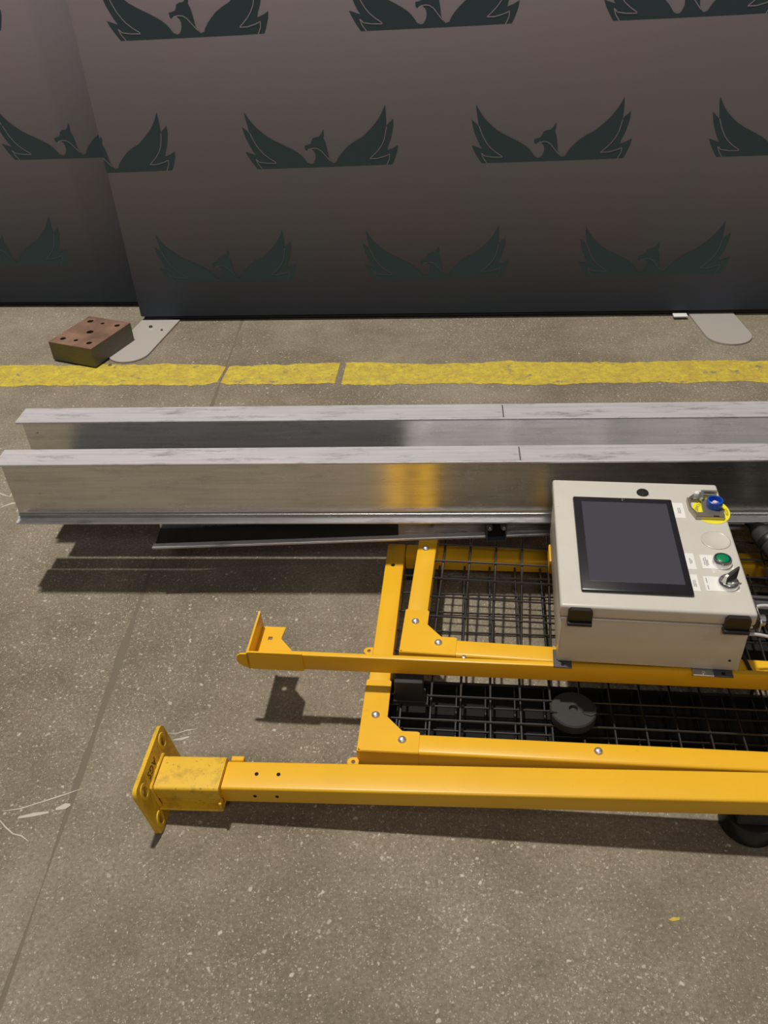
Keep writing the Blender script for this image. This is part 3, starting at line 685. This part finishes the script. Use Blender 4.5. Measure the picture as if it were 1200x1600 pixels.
# emergency stop position: yellow round label, shroud plate, blue ring
EX, EY = 0.2785, 0.262
bm = B(); prism(bm, circle(EX - .004, EY, 0.0320, 36, 0.0375), Z, Z + 0.0006); yl = obj('round_label', bm, M_ylabel, BX, label='yellow round emergency stop label')
lettering('lettering', 'EMERGENCY', 0.0078, M_ink, yl, Matrix.Translation((EX - .004, EY, Z + 0.0007)) @ Matrix.Rotation(math.radians(90), 4, 'Z'), 0.0001, 0.0245)
lettering('lettering', 'STOP', 0.0080, M_ink, yl, Matrix.Translation((EX - .0005, EY - .002, Z + 0.0007)) @ Matrix.Rotation(math.radians(-90), 4, 'Z'), 0.0001, 0.0222)
ST = M_zinc
M_shroud = simple('dull_steel_shroud', (0.42, 0.38, 0.30), 0.38, 0.85)
bm = B(); prism(bm, [(0.2360, 0.262), (0.2440, 0.236), (0.2905, 0.236), (0.2935, 0.241), (0.2935, 0.290), (0.262, 0.292), (0.260, 0.278), (0.2575, 0.252), (0.2475, 0.250), (0.2400, 0.264), (0.2400, 0.285), (0.262, 0.292), (0.258, 0.298), (0.250, 0.302), (0.2360, 0.290)][:5] + [(0.2600, 0.290), (0.2580, 0.250), (0.2475, 0.249), (0.2405, 0.264), (0.2405, 0.284), (0.2510, 0.295), (0.2470, 0.300), (0.2360, 0.289)], Z + 0.004, Z + 0.0065)
sh = obj('shroud_plate', bm, M_shroud, BX)
bm = B(); box(bm, 0.244, 0.2915, 0.2355, 0.237, Z, Z + 0.0065); box(bm, 0.2355, 0.237, 0.262, 0.289, Z, Z + 0.0095); 
prism(bm, [(0.2355, 0.262), (0.2370, 0.2625), (0.2450, 0.2365), (0.2435, 0.2355)], Z, Z + 0.0095); obj('shroud_skirt', bm, M_shroud, sh)
bm = B(); prism(bm, [(0.2400, 0.290), (0.252, 0.302), (0.264, 0.306), (0.268, 0.300), (0.262, 0.292), (0.252, 0.286)], Z + 0.0085, Z + 0.0105); box(bm, 0.262, 0.290, 0.302, 0.305, Z + 0.004, Z + 0.016, 0.0005, 1); box(bm, 0.266, 0.288, 0.296, 0.2985, Z + 0.004, Z + 0.012, 0.0005, 1); obj('hinged_flap', bm, M_zinc, sh)
bm = B(); lathe(bm, [(0.0045, 0), (0.0045, 0.004), (0.003, 0.0055), (0, 0.006)], Matrix.Translation((0.2535, 0.297, Z + 0.0105)), 16); obj('rivet', bm, M_white, sh)
bm = B(); lathe(bm, [(0.0045, 0), (0.0045, 0.004), (0.003, 0.0055), (0, 0.006)], Matrix.Translation((0.2610, 0.288, Z + 0.0065)), 16); obj('rivet', bm, M_zinc, sh)
bm = B(); prism(bm, rrect(0.2735, 0.2835, 0.2375, 0.2405, 0.001, 1), Z + 0.0066, Z + 0.0070); obj('slot', bm, M_dark, sh)
ez = Z + 0.0065
bm = B(); lathe(bm, [(0.0085, 0.0035), (0.0105, 0.0045), (0.0112, 0.0140), (0.0122, 0.0150), (0.0138, 0.0140), (0.0142, 0.0035), (0.0135, 0.0)], Matrix.Translation((0.2795, 0.2690, ez)), 36); br = obj('blue_ring', bm, M_blue, BX, label='blue plastic ring')
bm = B(); lathe(bm, [(0.0108, 0.004), (0, 0.004)], Matrix.Translation((0.2795, 0.2690, ez)), 36); obj('ring_floor', bm, M_blue, br)
bm = B(); lathe(bm, [(0.0042, 0.004), (0.0042, 0.009), (0.003, 0.0105), (0, 0.011)], Matrix.Translation((0.2795, 0.2690, ez)), 20); obj('centre_cap', bm, M_pink, br)
# blanked hole (a faint round cap)
bm = B(); lathe(bm, [(0.0235, 0), (0.0235, 0.0008), (0.0225, 0.0014), (0.0216, 0.0008), (0, 0.0008)], Matrix.Translation((0.2675, 0.1785, Z)), 44); obj('blanking_cap', bm, M_box, BX)
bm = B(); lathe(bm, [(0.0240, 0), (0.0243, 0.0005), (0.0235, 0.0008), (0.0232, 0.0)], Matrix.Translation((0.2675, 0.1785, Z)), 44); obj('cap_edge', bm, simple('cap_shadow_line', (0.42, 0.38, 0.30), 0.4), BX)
# green push button
c = Matrix.Translation((0.2655, 0.1180, Z + 0.0005))
bm = B(); lathe(bm, [(0.0160, 0), (0.0160, 0.0035), (0.0150, 0.010), (0.0140, 0.0115), (0.0128, 0.0115), (0.0124, 0.010)], c, 36); pb = obj('push_button', bm, M_chrome, BX)
bm = B(); lathe(bm, [(0.0124, 0.008), (0.0124, 0.0112), (0.0108, 0.0122), (0.0105, 0.010)], c, 36); obj('button_collar', bm, simple('dark_green', (0.0, 0.05, 0.025), 0.4), pb)
bm = B(); lathe(bm, [(0.0106, 0.009), (0.0104, 0.0118), (0.0085, 0.0128), (0, 0.0131)], c, 36); obj('button_lens', bm, M_green, pb, label='green lens')
# selector switch
c = Matrix.Translation((0.2655, 0.0655, Z + 0.0005))
bm = B(); lathe(bm, [(0.0165, 0), (0.0165, 0.0035), (0.0155, 0.0085), (0.0140, 0.0100), (0.0130, 0.0080), (0, 0.0080)], c, 36); ss = obj('selector_switch', bm, M_chrome, BX)
bm = B(); lathe(bm, [(0.0122, 0.0075), (0.0118, 0.0135), (0.0105, 0.0145), (0, 0.0145)], c, 30); obj('knob', bm, M_chrome, ss)
hm = Matrix.Translation((0.2655, 0.0655, Z + 0.0145)) @ Matrix.Rotation(math.radians(38), 4, 'Z')
bm = B()
V_ = [(-0.0125, -0.0065, -0.004), (0.0135, -0.0045, -0.004), (0.0135, 0.0045, -0.004), (-0.0125, 0.0065, -0.004), (-0.0095, -0.0035, 0.0085), (0.0185, -0.0018, 0.0165), (0.0185, 0.0018, 0.0165), (-0.0095, 0.0035, 0.0085)]
vv = [bm.verts.new(hm @ Vector(p)) for p in V_]
for f in ((0, 3, 2, 1), (4, 5, 6, 7), (0, 1, 5, 4), (1, 2, 6, 5), (2, 3, 7, 6), (3, 0, 4, 7)): bm.faces.new([vv[i] for i in f])
bmesh.ops.bevel(bm, geom=list(bm.edges), offset=0.0011, segments=2, affect='EDGES')
obj('lever', bm, M_rubber, ss)
bm = B(); vv = [bm.verts.new(hm @ Vector(p)) for p in [(-0.0131, -0.004, -0.003), (-0.0131, 0.004, -0.003), (-0.0103, 0.0025, 0.0085), (-0.0103, -0.0025, 0.0085), (-0.006, -0.002, 0.0103), (-0.006, 0.002, 0.0103)]]
bm.faces.new([vv[i] for i in (0, 1, 2, 3)]); bm.faces.new([vv[i] for i in (3, 2, 5, 4)]); obj('pointer_mark', bm, M_white, ss)
# side latch and cable glands on the right wall
bm = B(); box(bm, W2 - 0.002, W2 + 0.010, 0.008, 0.030, 0.095, 0.118, 0.002, 1); lt = obj('side_latch', bm, M_black, BX)
bm = B(); box(bm, W2, W2 + 0.009, 0.034, 0.052, 0.080, 0.122, 0.002, 1); obj('latch_arm', bm, M_dkgrey, lt)
bm = B(); rod(bm, (W2 + 0.004, 0.020, 0.105), (W2 + 0.020, 0.020, 0.105), 0.009, 14); obj('latch_boss', bm, M_zinc, lt)
bm = B(); box(bm, W2 + 0.0105, W2 + 0.0130, 0.006, 0.046, 0.092, 0.112, 0.001, 1); obj('latch_plate', bm, M_grey_cable, lt)

# ------------------------------------------------------------------ cables and connectors behind the box
def connector(label, loc, rot, s=1.0):
    t = thing('cable_connector', label, 'connector', loc, rot, 'black cable connectors')
    m_ = Matrix.Rotation(math.radians(90), 4, 'X')      # axis along -y
    bm = B(); lathe(bm, [(0, 0), (.009 * s, 0), (.0115 * s, .006), (.0115 * s, .022), (.014 * s, .026), (.021 * s, .042), (.023 * s, .060), (.024 * s, .150), (.021 * s, .190), (.015 * s, .205), (0, .205)], m_, 20); obj('plug_body', bm, M_rubber, t)
    bm = B(); lathe(bm, [(.0235 * s, .062), (.0245 * s, .064), (.0245 * s, .074), (.0235 * s, .076)], m_, 20); obj('grip_ring', bm, M_black, t)
    return t
connector('black cable connector right beside the control box', (0.728, 1.318, 0.152), (0.12, 0, 0.28))
connector('black cable connector at the right picture edge, behind the first one', (0.779, 1.330, 0.155), (0.12, 0, 0.30), 1.1)
t = thing('support_bar', 'dark steel bar across the mesh under the black connectors', 'bar', (0.62, 1.10, 0.1135), (0, 0, -0.17))
bm = B(); box(bm, 0, 0.5, 0, 0.022, 0, 0.012, 0.001, 1); obj('bar_body', bm, M_dkgrey, t)
bm = B(); box(bm, 0, 0.5, 0.022, 0.028, 0, 0.018, 0.001, 1); obj('upstand', bm, M_dkgrey, t)
t = thing('grey_cable', 'thin light grey cable leaving the latch side of the control box, upper one', 'cable')
bm = B(); tube(bm, [(0.590, 0.985, 0.235), (0.612, 0.985, 0.240), (0.64, 0.975, 0.236), (0.70, 0.965, 0.225), (0.80, 0.95, 0.16), (0.9, 0.94, 0.13)], 0.0028); obj('jacket', bm, M_grey_cable, t)
t = thing('grey_cable', 'thin light grey cable below the latch of the control box, lower one', 'cable')
bm = B(); tube(bm, [(0.585, 0.965, 0.195), (0.605, 0.962, 0.195), (0.63, 0.955, 0.190), (0.70, 0.945, 0.175), (0.80, 0.94, 0.13), (0.9, 0.93, 0.12)], 0.0028); obj('jacket', bm, M_grey_cable, t)
t = thing('orange_cable', 'orange cable glimpsed behind the upper right corner of the control box', 'cable')
bm = B(); tube(bm, [(0.60, 1.325, 0.150), (0.66, 1.318, 0.150), (0.70, 1.322, 0.148), (0.78, 1.325, 0.140), (0.95, 1.31, 0.13)], 0.004); obj('jacket', bm, M_red, t)
t = thing('black_strap', 'thin black strap across the upper panel rail beside the control box', 'strap', (0.6005, 0.9335, 0.1125), (0, 0, -0.02))
bm = B(); box(bm, 0, 0.006, 0, 0.080, 0.0015, 0.0030); box(bm, 0, 0.006, -0.0015, 0, -0.03, 0.0030); obj('strap_band', bm, M_black, t)

t = thing('rubber_mat', 'black rubber mat on the floor below the mesh, right of the control box', 'mat', (0.60, 1.02, 0.0005), (0, 0, -0.15))  # added sheet, black in place of the box's shade on the floor
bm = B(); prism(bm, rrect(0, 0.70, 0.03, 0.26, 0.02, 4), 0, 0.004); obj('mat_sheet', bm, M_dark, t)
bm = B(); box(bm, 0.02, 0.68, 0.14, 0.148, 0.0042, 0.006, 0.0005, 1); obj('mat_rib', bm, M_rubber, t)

bm = B(); prism(bm, [(0.3745, 0.6010), (0.383, 0.6045), (0.392, 0.6035), (0.390, 0.5995), (0.380, 0.5985)], 0.0, 0.0008); obj('paint_fleck', bm, M_stripe, floor, label='small yellow paint fleck')
